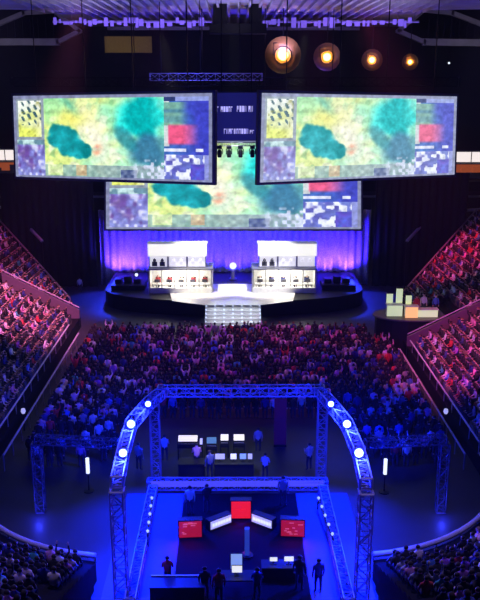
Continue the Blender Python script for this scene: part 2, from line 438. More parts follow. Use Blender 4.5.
# truss over the screens
p, q = at(12, 82, Y=70.4), at(459, 82, Y=70.4)
truss('ceiling_truss', 'long horizontal truss above the hanging screens, dim blue', [p, q], .7, 'black_metal', 1.0)
p, q = at(150, 77, Y=74), at(262, 77, Y=74)
tt = truss('lighting_truss', 'short blue lit truss between the roof and the hanging screens', [p, q], .6, 'aluminium', .8)
for x in (1, 4.5, 8): MB().tube([(x, 0, .3), (x, 0, 31.9-p.z)], .04).build('hanging_cable', 'black_metal', tt)
lamp('SPOT', (-4, 70, 27), (-4, 74, 21), 2500, (.1, .1, 1), .3, 90)
lamp('SPOT', (3, 70, 27), (2, 74, 21), 900, (.15, .1, 1), .3, 90)
# four moving heads under the score display
p, q = at(216, 144, Y=66), at(258, 144, Y=66)
truss('lighting_truss', 'pale green truss carrying four spotlights below the navy display', [p, q], .3, 'grey_metal', .35, r=.03)
for i, px in enumerate((219.5, 229, 240.5, 252.5)):
    p = at(px, 147.5, Y=66)
    t = thing('moving_head_light', 'black moving head spotlight under the navy display, %s from left' % ORD[i+1], 'lamp', p, 0, 'spotlights under the navy display')
    MB().box(-.2, .2, -.15, .15, -.12, .06).build('base', 'black_metal', t); MB().box(-.2, .2, -.17, .17, .06, .16).build('clamp', 'black_metal', t)
    for s in (-1, 1): MB().box(s*.22-.04, s*.22+.04, -.08, .08, -.55, -.1).build('yoke', 'black_metal', t)
    MB().lathe([(.12, .35), (.17, .2), (.18, -.2), (.14, -.3)], 12, (0, 0, -.5)).build('head', 'black_metal', t, True)
    MB().lathe([(.12, -.31), (.1, -.33)], 12, (0, 0, -.5)).build('lens', 'lens_green', t)

# ------------------------------------------------------------------ concourse, ledges
for i, (xa, xb, ya, yb, s) in enumerate(((-14, 14.5, 150, 160, 'left'), (455.5, 500, 152, 162, 'right'))):
    a, b = at(xa, yb, Y=104), at(xb, ya, Y=104)
    a.x, b.x = (a.x-6, a.x+4.6+1.5) if s == 'left' else (a.x-1, a.x+9)
    f = MB().box(a.x-.2, b.x+.2, 104.05, 104.4, a.z-.2, b.z+.2).build('window_%d' % (i+1), 'bezel'); struct(f)
    MB().box(a.x, b.x, 104, 104.08, a.z, b.z).build('pane', 'window_light', f)
    for k in range(5):
        x = a.x+(b.x-a.x)*(k+.5)/5; MB().box(x-.05, x+.05, 103.95, 104, a.z, b.z).build('mullion', 'bezel', f)
    t = thing('concession_stand', '%s stall glowing below the lit window strip, %s side' % ('dim brown' if s == 'left' else 'orange red', s), 'stall', ((a.x+b.x)/2, 103.6, 9.9))
    L = (b.x-a.x)/2
    DZ = a.z-2-9.9; MB().box(-L, L, -.2, .2, 0, DZ+.7).build('counter', 'bezel', t)
    MB().box(-L, L, .1, .4, DZ+.7, DZ+1.75).build('back_wall', 'concession', t)
    for k in range(7): x = -L+L*2*(k+.5)/7; MB().box(x-.4, x+.2, -.1, .1, DZ+.7, DZ+.7+random.uniform(.3, .8)).build('display_case', 'bezel' if s == 'left' else 'concession', t)
    MB().box(-L, L, -.25, .1, DZ+1.75, DZ+1.9).build('awning', 'bezel', t)
for s, xa, xb in ((-1, -42, -14), (1, 13.5, 42)):
    struct(MB().box(xa, xb, 100, 104, 8.7, 9.9).build('trim_%d' % (1 if s < 0 else 2), 'terrace'))
    t = thing('balcony_rail', 'dim grey balcony rail beyond the %s stand' % ('left' if s < 0 else 'right'), 'railing', (xa, 99.6, 7))
    L = xb-xa
    MB().box(0, L, -.1, .1, 1.0, 1.25).build('top_rail', 'grey_metal', t)
    for k in range(16): MB().box(L*k/15-.05, L*k/15+.05, -.05, .05, -7, 1).build('post', 'black_metal', t)

# ------------------------------------------------------------------ stage
YS = 74.0; ZS = 1.5
st = thing('stage', 'wide black oval-fronted stage platform in front of blue curtain', 'stage', (0, 80, 0))
m = MB()
pts = []
for k in range(25):
    a = PI*k/24
    pts.append((-13.2*math.cos(a), 80-(5.6*math.sin(a)**.8 if k not in (0, 24) else 0)))
poly = [(x, y-80) for x, y in pts]+[(13.2, 7.3), (-13.2, 7.3)]
n = len(poly)
m.add([(x, y, 0) for x, y in poly]+[(x, y, ZS) for x, y in poly], [tuple(range(n-1, -1, -1)), tuple(range(n, 2*n))]+[(k, (k+1) % n, (k+1) % n+n, k+n) for k in range(n)])
m.build('deck', 'stage_black', st)
f0 = [at(168, 286, Z=ZS+.02), at(172, 301, Z=ZS+.02), at(204, 305, Z=ZS+.02), at(261, 305, Z=ZS+.02), at(293, 301, Z=ZS+.02), at(297, 286, Z=ZS+.02), at(268, 284, Z=ZS+.02), at(196, 284, Z=ZS+.02)]
n = len(f0); m = MB()
m.add([(p.x, p.y-80, ZS+.002) for p in f0]+[(p.x, p.y-80, ZS+.03) for p in f0], [tuple(range(n)), tuple(range(2*n-1, n-1, -1))]+[(k, (k+1) % n, (k+1) % n+n, k+n) for k in range(n)])
m.build('white_floor', 'stage_white', st)
# stairs
c = at(233, 325, Z=0)
t = thing('stage_stairs', 'pale stairs with glowing upright bars at stage front', 'stairs', (c.x, 71.4, 0))
for k in range(6):
    MB().box(-2.6, 2.6, k*.45, 2.9, k*ZS/6, (k+1)*ZS/6).build('step', 'stage_white', t)
for k in range(7):
    x = -2.55+k*.85; MB().hexa([(x-.07, -.1, 0), (x+.07, -.1, 0), (x+.07, .1, 0), (x-.07, .1, 0), (x-.07, 2.5, ZS), (x+.07, 2.5, ZS), (x+.07, 2.7, ZS), (x-.07, 2.7, ZS)]).build('light_bar', 'led_bar', t)
# trophy
p = at(233, 279, Z=ZS+.03)
t = thing('trophy_plinth', 'slim plinth holding a round shield trophy at stage centre', 'plinth', p)
MB().lathe([(.4, 0), (.4, .1), (.25, .15), (.2, .95), (.32, 1.0), (.32, 1.05)], 14).build('plinth', 'grey_metal', t)
MB().lathe([(.05, -.05), (.33, -.03), (.36, 0), (.2, .06), (.03, .09)], 16, (0, 0, 1.45), (0, -1, .2)).build('shield', 'lens_white', t)  # shield glows by itself, its bright highlight is put into the material

# ---- booths
def person_lookup(): pass
def booth(cx, side, mir):
    t = thing('player_booth', 'white two-tier glass player booth on the %s side of stage' % side, 'booth', (cx, 77.5, ZS))
    W = 3.15
    MB().box(-W, W, 0, .25, 0, .55).build('front_panel', 'booth_white', t)
    MB().box(-W, W, 2.6, 2.75, 0, 2.5).build('back_wall', 'booth_white', t)
    MB().box(-W-.05, -W+.06, .25, 2.6, 0, 2.5).build('side_wall', 'booth_white', t)
    MB().box(W-.06, W+.05, .25, 2.6, 0, 2.5).build('side_wall', 'booth_white', t)
    MB().box(-W, W, .25, 2.6, 0, .06).build('floor_panel', 'booth_white', t)
    MB().box(-W-.1, W+.1, -.1, 2.8, 2.4, 2.55).build('canopy', 'grey_metal', t)
    for k in range(6): x = -W+.05+(2*W-.1)*k/5; MB().box(x-.05, x+.05, .05, .17, .55, 2.4).build('window_frame', 'grey_metal', t)
    for k in range(5):
        x0 = -W+.1+(2*W-.1)*k/5; MB().box(x0+.02, x0+1.2, .09, .12, .55, 2.4).build('window_glass', 'glass', t)
    off = -.28*mir
    MB().box(-W+.3+off, W-.3+off, .5, 1.2, 2.55, 3.75).build('upper_wall', 'grey_metal', t)
    for k in range(3):
        w3 = (2*W-.6)/3; x0 = -W+.3+off+k*w3
        p = MB().box(x0+.1, x0+w3-.1, .42, .5, 2.65, 3.65).build('portrait_panel', 'portrait', t)
        m = MB()
        for q in range(2):
            xx = x0+w3*(.3+.4*q)
            m.lathe([(.16, 0), (.17, .12), (.1, .24), (.03, .3)], 10, (xx, .4, 3.2)); m.box(xx-.26, xx+.26, .38, .42, 2.7, 3.16)
        m.build('portrait_figure', 'text_dark' if k == 0 else 'portrait', p)
    b = MB().box(-W+.25+off, W-.25+off, .2, 1.3, 3.75, 4.95).build('name_banner', 'banner_light', t)
    MB().box(-W+.15+off, W-.15+off, .3, 1.4, 4.95, 5.05).build('top_cap', 'booth_white', t)
    d = thing('gaming_desk', 'white long desk with keyboards inside the %s booth' % side, 'desk', (cx, 78.4, ZS+.06))
    MB().box(-2.9, 2.9, -.35, .35, .68, .74).build('desktop', 'booth_white', d)
    for x in (-2.8, 0, 2.8): MB().box(x-.04, x+.04, -.3, .3, 0, .68).build('leg', 'grey_metal', d)
    for k in range(5):
        x = -2.4+k*1.2
        mo = thing('monitor', 'thin gaming monitor in the %s booth, %s from left' % (side, ORD[k+1]), 'monitor', (cx+x, 78.35, ZS+.81), 0, 'monitors in the booths')
        MB().box(-.27, .27, -.02, .02, .1, .42).build('case', 'bezel', mo)
        MB().box(-.25, .25, .02, .025, .12, .4).build('display', 'screen_blue', mo)
        MB().box(-.03, .03, -.02, .02, .01, .12).build('neck', 'bezel', mo); MB().box(-.12, .12, -.09, .09, 0, .015).build('foot', 'bezel', mo)
    lamp('AREA', (cx, 78.8, ZS+2.35), (cx, 78.8, 0), 450, (1, .93, .78), 2.5)
BX = (at(182, 288, Z=ZS).x, at(283, 288, Z=ZS).x)
booth(BX[0], 'left', 1); booth(BX[1], 'right', -1)

# curtain
m = MB(); nx, nz_ = 220, 6; vs = []
xl, xr = at(99, 230, Y=87).x, at(370, 230, Y=87).x
for j in range(nz_+1):
    for i in range(nx+1):
        u = i/nx; x = xl+(xr-xl)*u
        vs.append((x, 87+.22*math.sin(u*PI*2*38)+.1*noise.noise(Vector((x, j*.5, 0))), .02+8.4*j/nz_))
m.add(vs, [(j*(nx+1)+i, j*(nx+1)+i+1, (j+1)*(nx+1)+i+1, (j+1)*(nx+1)+i) for j in range(nz_) for i in range(nx)])
o = m.build('stage_curtain', 'curtain', None, True); tag(o, 'tall pleated stage curtain glowing blue below the video wall', 'curtain')
so = o.modifiers.new('thick', 'SOLIDIFY'); so.thickness = .04
for s, side in ((-1, 'left'), (1, 'right')):
    m = MB(); vs = []; x0 = xl-.3 if s < 0 else xr+.3
    for j in range(2):
        for i in range(60):
            vs.append((x0+s*i*.17, 86.2+.15*math.sin(i*1.3), .02+j*12.5))
    m.add(vs, [(i, i+1, i+61, i+60) for i in range(59)])
    o = m.build('masking_drape', 'black_cloth', None, True); o.modifiers.new('thick', 'SOLIDIFY').thickness = .05
    tag(o, 'tall black masking drape hanging %s of the blue curtain' % side, 'drape')
# dark wing sets and stage speakers beside booths
for s, px, side in ((-1, 127, 'left'), (1, 340, 'right')):
    p = at(px, 292, Z=ZS)
    t = thing('stage_riser', 'dark low riser with equipment on the %s wing of stage' % side, 'riser', (p.x, 80, ZS))
    MB().box(-1.7, 1.7, -1.3, 1.3, 0, .5).build('platform', 'stage_black', t)
    for k in range(3): MB().box(-1.4+k*.95, -.7+k*.95, -.5, .4, .5, .95+.25*(k % 2)).build('flight_case', 'black_metal', t)
    ux = 137 if s < 0 else 305
    q = at(ux, 284, Y=82.6)
    t = thing('uplight', 'small white spotlight on stage beside the %s booth' % side, 'lamp', (q.x, 82.6, ZS))
    MB().lathe([(.22, 0), (.22, .06), (.05, .1), (.05, .5)], 10).build('stand', 'black_metal', t)
    MB().lathe([(.15, -.2), (.22, .15), (.2, .2)], 12, (0, 0, .7), (0, -1, .2)).build('head', 'black_metal', t)
    MB().lathe([(.18, .2), (.1, .22)], 12, (0, 0, .7), (0, -1, .2)).build('lens', 'lens_white', t)

# ------------------------------------------------------------------ stands (terraces of seating steps)
RUN, RISE, Z0 = .75, .375, 1.0
YC, RC = 41.0, 9.2                               # corner centre row and radius; near end boards at YC-RC
XG = 6.3
NR = .34                                          # gentler rise behind the near boards
def yend(x): return 71+max(0, (x-14.2))*1.33
def section(s):                                  # s = -1 left, +1 right
    m = MB()
    for k in range(22):
        a, b = HX+k*RUN, HX+(k+1)*RUN; z = Z0+k*RISE
        ye = yend(a)
        m.box(min(s*a, s*b), max(s*a, s*b), YC, ye, 0, z)
        if k < 14:
            n = 12; cx = s*(HX-RC); zn = Z0+k*NR; r0, r1 = RC+k*RUN, RC+k*RUN+RUN; tm = math.acos((XG-HX+RC)/r0)
            def pt(r, t): return (cx+s*r*math.cos(t), YC-r*math.sin(t))
            for i in range(n):
                t0, t1 = tm*i/n, tm*(i+1)/n
                q = [pt(r0, t0), pt(r1, t0), pt(r1, t1), pt(r0, t1)]
                m.hexa([(x, y, 0) for x, y in q]+[(x, y, zn) for x, y in q])
    o = m.build('terrace_'+('left' if s < 0 else 'right'), 'terrace'); struct(o)
section(-1); section(1)
# curved rail caps on the near boards
def boards(s):
    side = 'left' if s < 0 else 'right'
    P = []; cx = s*(HX-RC); tm = math.acos((XG-HX+RC)/RC)
    for i in range(17):
        t0 = tm*(1-i/16); P.append((cx+s*(RC)*math.cos(t0), YC-RC*math.sin(t0)))
    P.append((s*HX, YC+1))
    o = Vector((P[0][0], P[0][1], Z0))
    t = thing('curved_rail', 'thick pale curved rail around the near %s corner of the floor' % side, 'railing', o)
    MB().tube([Vector((x, y, Z0+.3))-o for x, y in P], .13, 8).build('top_rail', 'rail', t, True)
    for x, y in P[::2]: MB().tube([Vector((x, y, Z0))-o, Vector((x, y, Z0+.25))-o], .04).build('post', 'grey_metal', t)
    # long straight hand rail
    ys = 66 if s < 0 else 61.5
    o = Vector((s*HX, YC+1.6, 0))
    t = thing('hand_rail', 'long straight double hand rail along the front of %s stand' % side, 'railing', o)
    for dx, z in ((0.05, Z0+.75), (-.75, 1.0)):
        MB().tube([(s*dx, 0, z), (s*dx, ys-o.y, z)], .06, 6).build('rail', 'rail', t)
    for k in range(int((ys-o.y)/2)+1):
        MB().tube([(s*.05, k*2, Z0), (s*.05, k*2, Z0+.75)], .035).build('post', 'grey_metal', t); MB().tube([(s*-.75, k*2, 0), (s*-.75, k*2, 1.0)], .035).build('post', 'grey_metal', t)
boards(-1); boards(1)
# aisle walls running up the slope
def slope_z(x): return Z0+max(0, int((abs(x)-HX)/RUN))*RISE
for s, Y, x1, side in ((-1, 70.6, 21, 'left'), (1, 62.4, 25, 'right')):
    o = Vector((s*HX, Y, 0)); t = thing('aisle_wall', 'pale pink sloping wall beside an aisle up the %s stand' % side, 'wall', o)
    L = x1-HX
    za, zb = Z0+.05, Z0+L*RISE/RUN
    MB().hexa([(0, -.15, 0), (s*L, -.15, 0), (s*L, .15, 0), (0, .15, 0), (0, -.15, za+.75), (s*L, -.15, zb+.95), (s*L, .15, zb+.95), (0, .15, za+.75)]).build('panel', 'panel_pink', t)
    MB().tube([(0, 0, za+.95), (s*L, 0, zb+1.15)], .05).build('hand_rail', 'rail', t)
# end rails of both stands
for s, side in ((-1, 'left'), (1, 'right')):
    for q, (xa, xb, dz) in enumerate(((15.5, 27, .25),)):
        o = Vector((s*xa, yend(xa)+.3, slope_z(xa)))
        t = thing('end_rail', 'sloping steel rail closing the far end of %s stand' % side, 'railing', o)
        e = Vector((s*xb, yend(xb)+.3, slope_z(xb)))-o
        MB().tube([Vector((0, 0, dz+.6)), e+Vector((0, 0, dz+.6))], .09, 6).build('rail', 'grey_metal', t)
        for k in range(6):
            c = e*k/5; MB().tube([c+Vector((0, 0, -.9)), c+Vector((0, 0, dz+.6))], .05).build('post', 'grey_metal', t)

for s, side, pts in ((-1, 'left', [(42, 241, 84), (13, 211, 90), (-8, 205, 93)]), (1, 'right', [(407, 241, 84), (433, 213, 89), (486, 209, 91)])):
    P = [at(*p[:2], Y=p[2]) for p in pts]; o = P[0].copy(); o.z = 0
    t = thing('end_rail', 'upper thick grey rail bending level past the far end of %s stand' % side, 'railing', o)
    MB().tube([p-o for p in P], .17, 8).build('rail', 'rail', t)
    for p in P+[(P[0]+P[1])/2]: MB().tube([Vector((p.x-o.x, p.y-o.y, 0)), p-o], .06).build('post', 'black_metal', t)

# analyst platform on the right stand
p = at(415, 319, Z=2.6)
PX, PY, PZ = p.x, p.y, 2.75
t = thing('platform', 'round pale platform on the right stand carrying the lit desk set', 'platform', (PX, PY+1.0, 0))
m = MB()
R1 = 3.1
m.v = []
m.lathe([(1, 0), (1, PZ-.12)], 28)
m.v = [(x*R1*1.04, y*1.9, z) for x, y, z in m.v]
m.build('base', 'stage_black', t)
m = MB().lathe([(1, PZ-.12), (1, PZ)], 28); m.v = [(x*R1*1.1, y*2.0, z) for x, y, z in m.v]; m.build('deck', 'platform_grey', t)
def small_desk(px, w, h, matn, label, dy=0):
    q = at(px, 314, Y=PY+1.0+dy)
    t = thing('panel_desk', label, 'desk', (q.x, PY+1.0+dy, PZ))
    MB().box(-w/2, w/2, -.25, -.18, 0, h).build('front_panel', matn, t); MB().box(-w/2-.06, w/2+.06, -.3, .4, h, h+.06).build('desktop', 'stage_white', t)
    for s in (-1, 1): MB().box(s*(w/2-.04)-.03, s*(w/2-.04)+.03, -.18, .35, 0, h).build('side_panel', 'stage_white', t)
    return t
small_desk(411, 1.05, .95, 'desk_warm', 'orange glowing desk in the middle of the pale platform', -.9)
small_desk(427, 1.7, .62, 'desk_pale', 'long low pale green desk at right end of platform', -.7)
for i, (px, hh, ww) in enumerate(((389, 1.75, .5), (398.5, 2.2, .5), (408, 1.6, .45))):
    q = at(px, 312, Y=PY+1.3)
    t = thing('light_column', '%s pale glowing column on the platform, %s from left' % (('mid-height', 'tallest', 'shortest')[i], ORD[i+1]), 'lamp', (q.x, PY+1.3, PZ), 0, 'glowing columns on the platform')
    MB().box(-ww/2-.05, ww/2+.05, -.2, .2, 0, .1).build('base', 'stage_black', t)
    MB().box(-ww/2, ww/2, -.13, .13, .1, hh).build('light_box', 'desk_pale', t)
    MB().box(-ww/2-.02, ww/2+.02, -.15, .15, hh, hh+.05).build('cap', 'stage_black', t)
q = at(393, 314, Y=PY+.6)
t = small_desk(394, 1.3, .95, 'desk_pale', 'pale green glowing desk in front of the light columns', -.4)
lamp('SPOT', (PX-2, PY-8, 20), (PX, PY+1, PZ), 900, (1, .95, .75), .3, 22)

# ------------------------------------------------------------------ truss rig on the floor
ZR = 5.5
ml, mr = at(158, 391, Z=ZR), at(324, 391, Z=ZR)
YR = ml.y
truss('rig_beam', 'blue lit horizontal top truss at far side of the rig', [ml, (mr.x, YR, ZR)], .5, r=.04)
ARC = {}
for s, side, pts, colpx, post in ((-1, 'left', [(160, 394), (148, 404), (131, 424), (123, 453), (117, 482)], 155, 115),
                                  (1, 'right', [(322, 394), (331, 404), (347, 424), (359, 453), (366, 484)], 322, 370)):
    P = [at(x, y, Z=ZR) for x, y in pts]; ARC[s] = P
    truss('rig_arch', 'curved blue lit truss with three bright lamps, %s side of rig' % side, P, .5, step=.45, group='curved rig trusses', r=.04)
    e = P[-1]
    truss('rig_post', 'near upright truss post at the %s front of rig' % side, [(e.x, e.y-.1, 0), (e.x, e.y-.1, ZR-.3)], .55, group='upright rig posts', r=.04)
    cx = at(colpx, 430, Y=YR).x
    truss('rig_column', 'far upright truss column under the %s end of top truss' % side, [(cx, YR, 0), (cx, YR, ZR-.3)], .5, group='upright rig columns', r=.04)
    # outer gate: side beam and small post
    ox = at(41 if s < 0 else 440, 511, Z=0)
    top = 4.1
    truss('outer_post', 'lone truss post glowing blue at its foot, far %s of rig' % side, [(ox.x, ox.y, 0), (ox.x, ox.y, top-.2)], .45, 'aluminium_shaded', group='outer truss posts', r=.035)
    bq = at(118 if s < 0 else 366, 441, Z=top+.2); 
    truss('outer_beam', 'dim side truss beam reaching out to the lone %s post' % side, [(ox.x, ox.y, top+.05), (bq.x, bq.y, top+.05)], .4, 'aluminium_shaded', group='outer truss beams', r=.03)
    # base arms
    a, b = at(153 if s < 0 else 323, 489, Z=.3), at(130 if s < 0 else 349, 603, Z=.3)
    truss('base_arm', 'low floor truss running toward viewer along %s rig edge' % side, [a, b], .45, group='low floor trusses', r=.035)
    # bulbs
    a, b = (at(152, 497, Z=.75), at(147.5, 533, Z=.75)) if s < 0 else (at(318, 497, Z=.75), at(333, 536, Z=.75))
    t = thing('bulb_strip', 'row of small white bulbs on the %s low floor truss' % side, 'lights', (a.x, a.y, 0), 0, 'bulb strips')
    d = b-a; d.z = 0
    MB().tube([(0, 0, .64), d+Vector((0, 0, .64))], .05).build('bar', 'black_metal', t)
    for k in range(2): c = d*k; MB().tube([c, c+Vector((0, 0, .64))], .04).build('leg', 'black_metal', t)
    for k in range(5):
        c = d*(.04+.23*k); MB().lathe([(.03, -.08), (.07, -.03), (.075, .03), (.03, .08)], 10, c+Vector((0, 0, .77))).build('bulb', 'lens_small', t)
    # bright lamps on the arch
    for i, (px, py, r) in enumerate(((148, 404, .15), (131, 424, .2), (123, 453, .18)) if s < 0 else ((331, 404, .15), (347, 424, .19), (359, 453, .2))):
        p = at(px, py, Z=ZR+.5)
        t = thing('rig_lamp', 'bright blue-white lamp on %s curved truss, %s from the top' % (side, ORD[i+1]), 'lamp', p, 0, 'bright lamps on the curved trusses')
        ax = (Vector((0, 20, 9))-p).normalized(); ax = (CAM-p).normalized()
        MB().lathe([(r*.55, -r*1.3), (r*1.0, -.5*r), (r*1.12, .1*r), (r, .1*r)], 16, axis=ax).build('housing', 'black_metal', t, True)
        MB().lathe([(r*.98, .1*r), (r*.6, .25*r), (r*.1, .3*r)], 16, axis=ax).build('lens', 'lens_blue', t)
        m = MB().tube([(-r*1.25, 0, 0), (-r*1.25, 0, -r*1.1), (r*1.25, 0, -r*1.1), (r*1.25, 0, 0)], .03); m.build('yoke', 'black_metal', t)
        lamp('POINT', p+ax*.5, None, 1500, (.01, .02, 1), .2)
a, b = at(148, 484, Z=.36), at(327, 484, Z=.36)
BB = truss('base_beam', 'low floor truss glowing lavender across the rig in front of mixing desks', [a, b], .5, r=.05)
MB().box(.2, b.x-a.x-.2, -.36, -.31, .0, .34).build('light_strip', 'beam_led', BB)
YBASE = a.y
# rig floor; blue light on the side lanes is put into their colour
c = at(241, 560, Z=0)
o = MB().box(-2.75, 3.35, 26, a.y-.5, .005, .03).build('carpet', 'carpet'); tag(o, 'dark carpet covering the middle floor within the rig', 'carpet')
for x0, x1, side in ((-5.9, -2.8, 'left'), (3.4, 6.2, 'right')):
    o = MB().box(x0, x1, 26, a.y-.5, .005, .03).build('blue_light_lane', 'lane_blue_light'); tag(o, 'floor lane coloured as blue light along the %s edge of the rig floor' % side, 'carpet')
# crescent of display desks
for px, py, w_, h_, mt, nm, lb, rz in (
    (241, 519, 1.0, .95, 'red_lamp', 'red_display', 'bright red square display at the centre of the crescent desk', 0),
    (190.5, 538, 1.12, .86, 'red_panel', 'red_display', 'dark red display at the left end of crescent desk', .08),
    (292.5, 537, 1.15, .86, 'red_panel', 'red_display', 'dark red display at the right end of crescent desk', -.08),
    (221, 528, 1.25, .42, 'white_panel', 'white_display', 'pale slanted display left of the central red square', .62),
    (261.5, 527, 1.2, .42, 'white_panel', 'white_display', 'pale slanted display right of the central red square', -.62)):
    red = mt != 'white_panel'; p = at(px, py, Z=.03)
    t = thing(nm, lb, 'display', (p.x, p.y, .03), rz)
    zb = .05 if red else .12
    MB().box(-w_/2-.05, w_/2+.05, .02, .4, 0, zb+h_+.05).build('case', 'black_metal', t)
    if mt == 'red_lamp': MB().box(-w_/2, w_/2, -.02, .02, zb, zb+h_).build('screen', mt, t)
    else: MB().box(-w_/2, w_/2, -.02, .02, zb, zb+h_).build('screen', mt, t)
    m = MB()                                      # faint blocky marks on the screens
    rows = 4
    if red:
        for k in range(10):
            x = random.uniform(-w_/2+.08, w_/2-.3); z = zb+h_*(.1+.8*random.random())
            MB().box(x, x+random.uniform(.12, .25), -.03, -.02, z, z+.06).build('mark', 'red_mark' if mt == 'red_panel' else 'red_lamp', t)
    else:
        for k in range(7): x = -w_/2+.1+k*w_/7.5; MB().box(x, x+.1, -.03, -.02, zb+.12, zb+.3).build('mark', 'lens_white', t)
    if red: lamp('AREA', (p.x, p.y-.35, .65), (p.x, p.y-2.2, 0), 12, (1, .02, .08), .6)
t = thing('presenter_desk', 'black desk with bright white screen amid the rig', 'desk', at(237, 590, Z=.03))
MB().box(-.9, .9, -.4, .4, .7, .76).build('desktop', 'black_metal', t)
for sx in (-1, 1):
    for sy in (-1, 1): MB().box(sx*.82-.03, sx*.82+.03, sy*.33-.03, sy*.33+.03, 0, .7).build('leg', 'black_metal', t)
DESK = t.location.copy()
def monitor(loc, label, w=.6, h=.38, matn='screen_white', group='crew monitors'):
    t = thing('monitor', label, 'monitor', loc, 0, group)
    MB().box(-.13, .13, -.08, .1, 0, .02).build('foot', 'black_metal', t); MB().box(-.03, .03, .03, .06, .02, .2).build('neck', 'black_metal', t)
    MB().box(-w/2-.02, w/2+.02, 0, .04, .12, .16+h).build('case', 'black_metal', t); MB().box(-w/2, w/2, -.01, 0, .14, .14+h).build('display', matn, t)
monitor(DESK+Vector((0, 0, .76)), 'bright white monitor on the black desk amid the rig', .45, .34)
monitor(DESK+Vector((-.02, .28, .76)), 'dim teal monitor behind the bright one on black desk', .5, .75, 'screen_blue')
t = thing('equipment_table', 'black draped table with two white screens, lower right in rig', 'table', at(281, 578, Z=.03))
MB().box(-.9, .9, -.35, .35, .68, .74).build('tabletop', 'black_metal', t); MB().box(-.88, .88, -.34, .34, 0, .68).build('cloth', 'black_cloth', t)
TB = t.location.copy()
monitor(TB+Vector((-.35, 0, .74)), 'left small white screen on the draped table', .34, .2); monitor(TB+Vector((.35, 0, .74)), 'right brighter small screen on the draped table', .42, .24)
t = thing('equipment_table', 'black draped table with pale edge, lower left in rig', 'table', at(178, 600, Z=.03))
MB().box(-1.2, 1.2, -.4, .4, .84, .9).build('tabletop', 'black_metal', t); MB().box(-1.2, 1.2, .4, .47, .86, .95).build('pale_edge', 'rail', t); MB().box(-1.18, 1.18, -.39, .39, 0, .84).build('cloth', 'black_cloth', t)
# blue pillar in the dark centre
t = thing('light_pillar', 'thin dim blue light pillar before the central red square', 'lamp', at(247, 556, Z=.03))
MB().lathe([(.3, 0), (.3, .08), (.1, .1)], 12).build('base', 'black_metal', t); MB().box(-.11, .11, -.11, .11, .1, 1.5).build('tube', 'blue_dim', t) if mat('blue_dim', (.05, .08, .3), .4, emit=(.02, .05, .35), es=.8) else 0

# mixing desks behind the base beam
def console(px0, px1, py, label, matn):
    a, b = at(px0, py, Z=1.15), at(px1, py, Z=1.15); w_ = b.x-a.x; c = (a+b)/2
    t = thing('mixing_console', label, 'console', (c.x, c.y, 0), 0, 'mixing consoles')
    MB().box(-w_/2, w_/2, -.3, .5, .8, .95).build('body', 'black_metal', t)
    MB().hexa([(-w_/2, -.28, .95), (w_/2, -.28, .95), (w_/2, .45, .95), (-w_/2, .45, .95), (-w_/2, -.28, 1.0), (w_/2, -.28, 1.0), (w_/2, .45, 1.3), (-w_/2, .45, 1.3)]).build('wedge', 'black_metal', t)
    m = MB().hexa([(-w_/2+.04, .0, 1.12), (w_/2-.04, .0, 1.12), (w_/2-.04, .43, 1.295), (-w_/2+.04, .43, 1.295), (-w_/2+.04, 0, 1.15), (w_/2-.04, 0, 1.15), (w_/2-.04, .43, 1.325), (-w_/2+.04, .43, 1.325)])
    m.build('lit_surface', matn, t)
    m = MB()
    for k in range(14): x = -w_/2+.08+k*(w_-.16)/13; m.box(x-.012, x+.012, -.2, -.05, 1.0, 1.06)
    m.build('fader', 'grey_metal', t)
    for x in (-w_/2+.05, w_/2-.05): MB().box(x-.03, x+.03, -.25, .45, 0, .8).build('leg', 'black_metal', t)
console(177.5, 198, 441, 'longest mixing console with bright cream surface, left in the desk row', 'console_glow')
console(220, 229, 440, 'short mixing console with cream surface, middle of the desk row', 'console_glow')
console(233, 245, 440, 'mixing console with cream surface, right in the desk row', 'console_glow')
console(199, 203, 444, 'small dim side console right of the longest console', 'white_panel')
console(206, 217, 443, 'mixing console with dim teal surface between cream ones', 'screen_teal') if mat('screen_teal', (.1, .2, .25), .4, emit=(.06, .16, .25), es=.8) else 0
for i, (x0, x1, py, lb) in enumerate(((178, 205, 478, 'plain black cloth table left, nearest the low floor truss'), (214, 254, 478, 'black cloth table carrying monitors, nearest the low floor truss'))):
    a, b = at(x0, py, Z=0), at(x1, py, Z=0); w_ = b.x-a.x
    t = thing('crew_table', lb, 'table', ((a.x+b.x)/2, a.y+.5, 0))
    MB().box(-w_/2, w_/2, -.4, .4, .74, .8).build('tabletop', 'black_metal', t); MB().box(-w_/2+.02, w_/2-.02, -.38, .38, 0, .74).build('cloth', 'black_cloth', t)
    TY = a.y+.5
for px, lb, mt, w_ in ((220, 'pale lavender monitor on the crew table, leftmost', 'white_panel', .55), (233.5, 'bright monitor on the crew table, second from left', 'screen_white', .34), (243, 'blue monitor on the crew table, third from left', 'screen_blue', .36), (250, 'pale small monitor on crew table, rightmost', 'white_panel', .25)):
    q = at(px, 463, Y=TY); monitor(Vector((q.x, TY, .8)), lb, w_, .34, mt)
# red pull-up banner
p = at(283, 470, Z=0)
t = thing('pull_up_banner', 'dark red upright banner right of the mixing desks', 'banner', (p.x, p.y+3.2, 0))
MB().box(-.4, .4, -.12, .12, 0, .1).build('base', 'black_metal', t); MB().box(-.38, .38, -.01, .01, .1, 3.2).build('cloth', 'red_banner', t); MB().tube([(0, .03, .1), (0, .03, 3.2)], .02).build('pole', 'black_metal', t)
# white tube lights beside the rig
for s, px, py, side in ((-1, 89, 473, 'left'), (1, 384, 474, 'right')):
    p = at(px, py+18, Z=0)
    t = thing('tube_light', 'short white upright tube light on a stand, %s of rig' % side, 'lamp', p, 0, 'white tube lights')
    MB().lathe([(.3, 0), (.3, .04), (.04, .07), (.03, 1.1)], 10).build('stand', 'black_metal', t)
    MB().tube([(0, 0, 1.1), (0, 0, 2.0)], .1, 10).build('tube', 'lens_white', t)
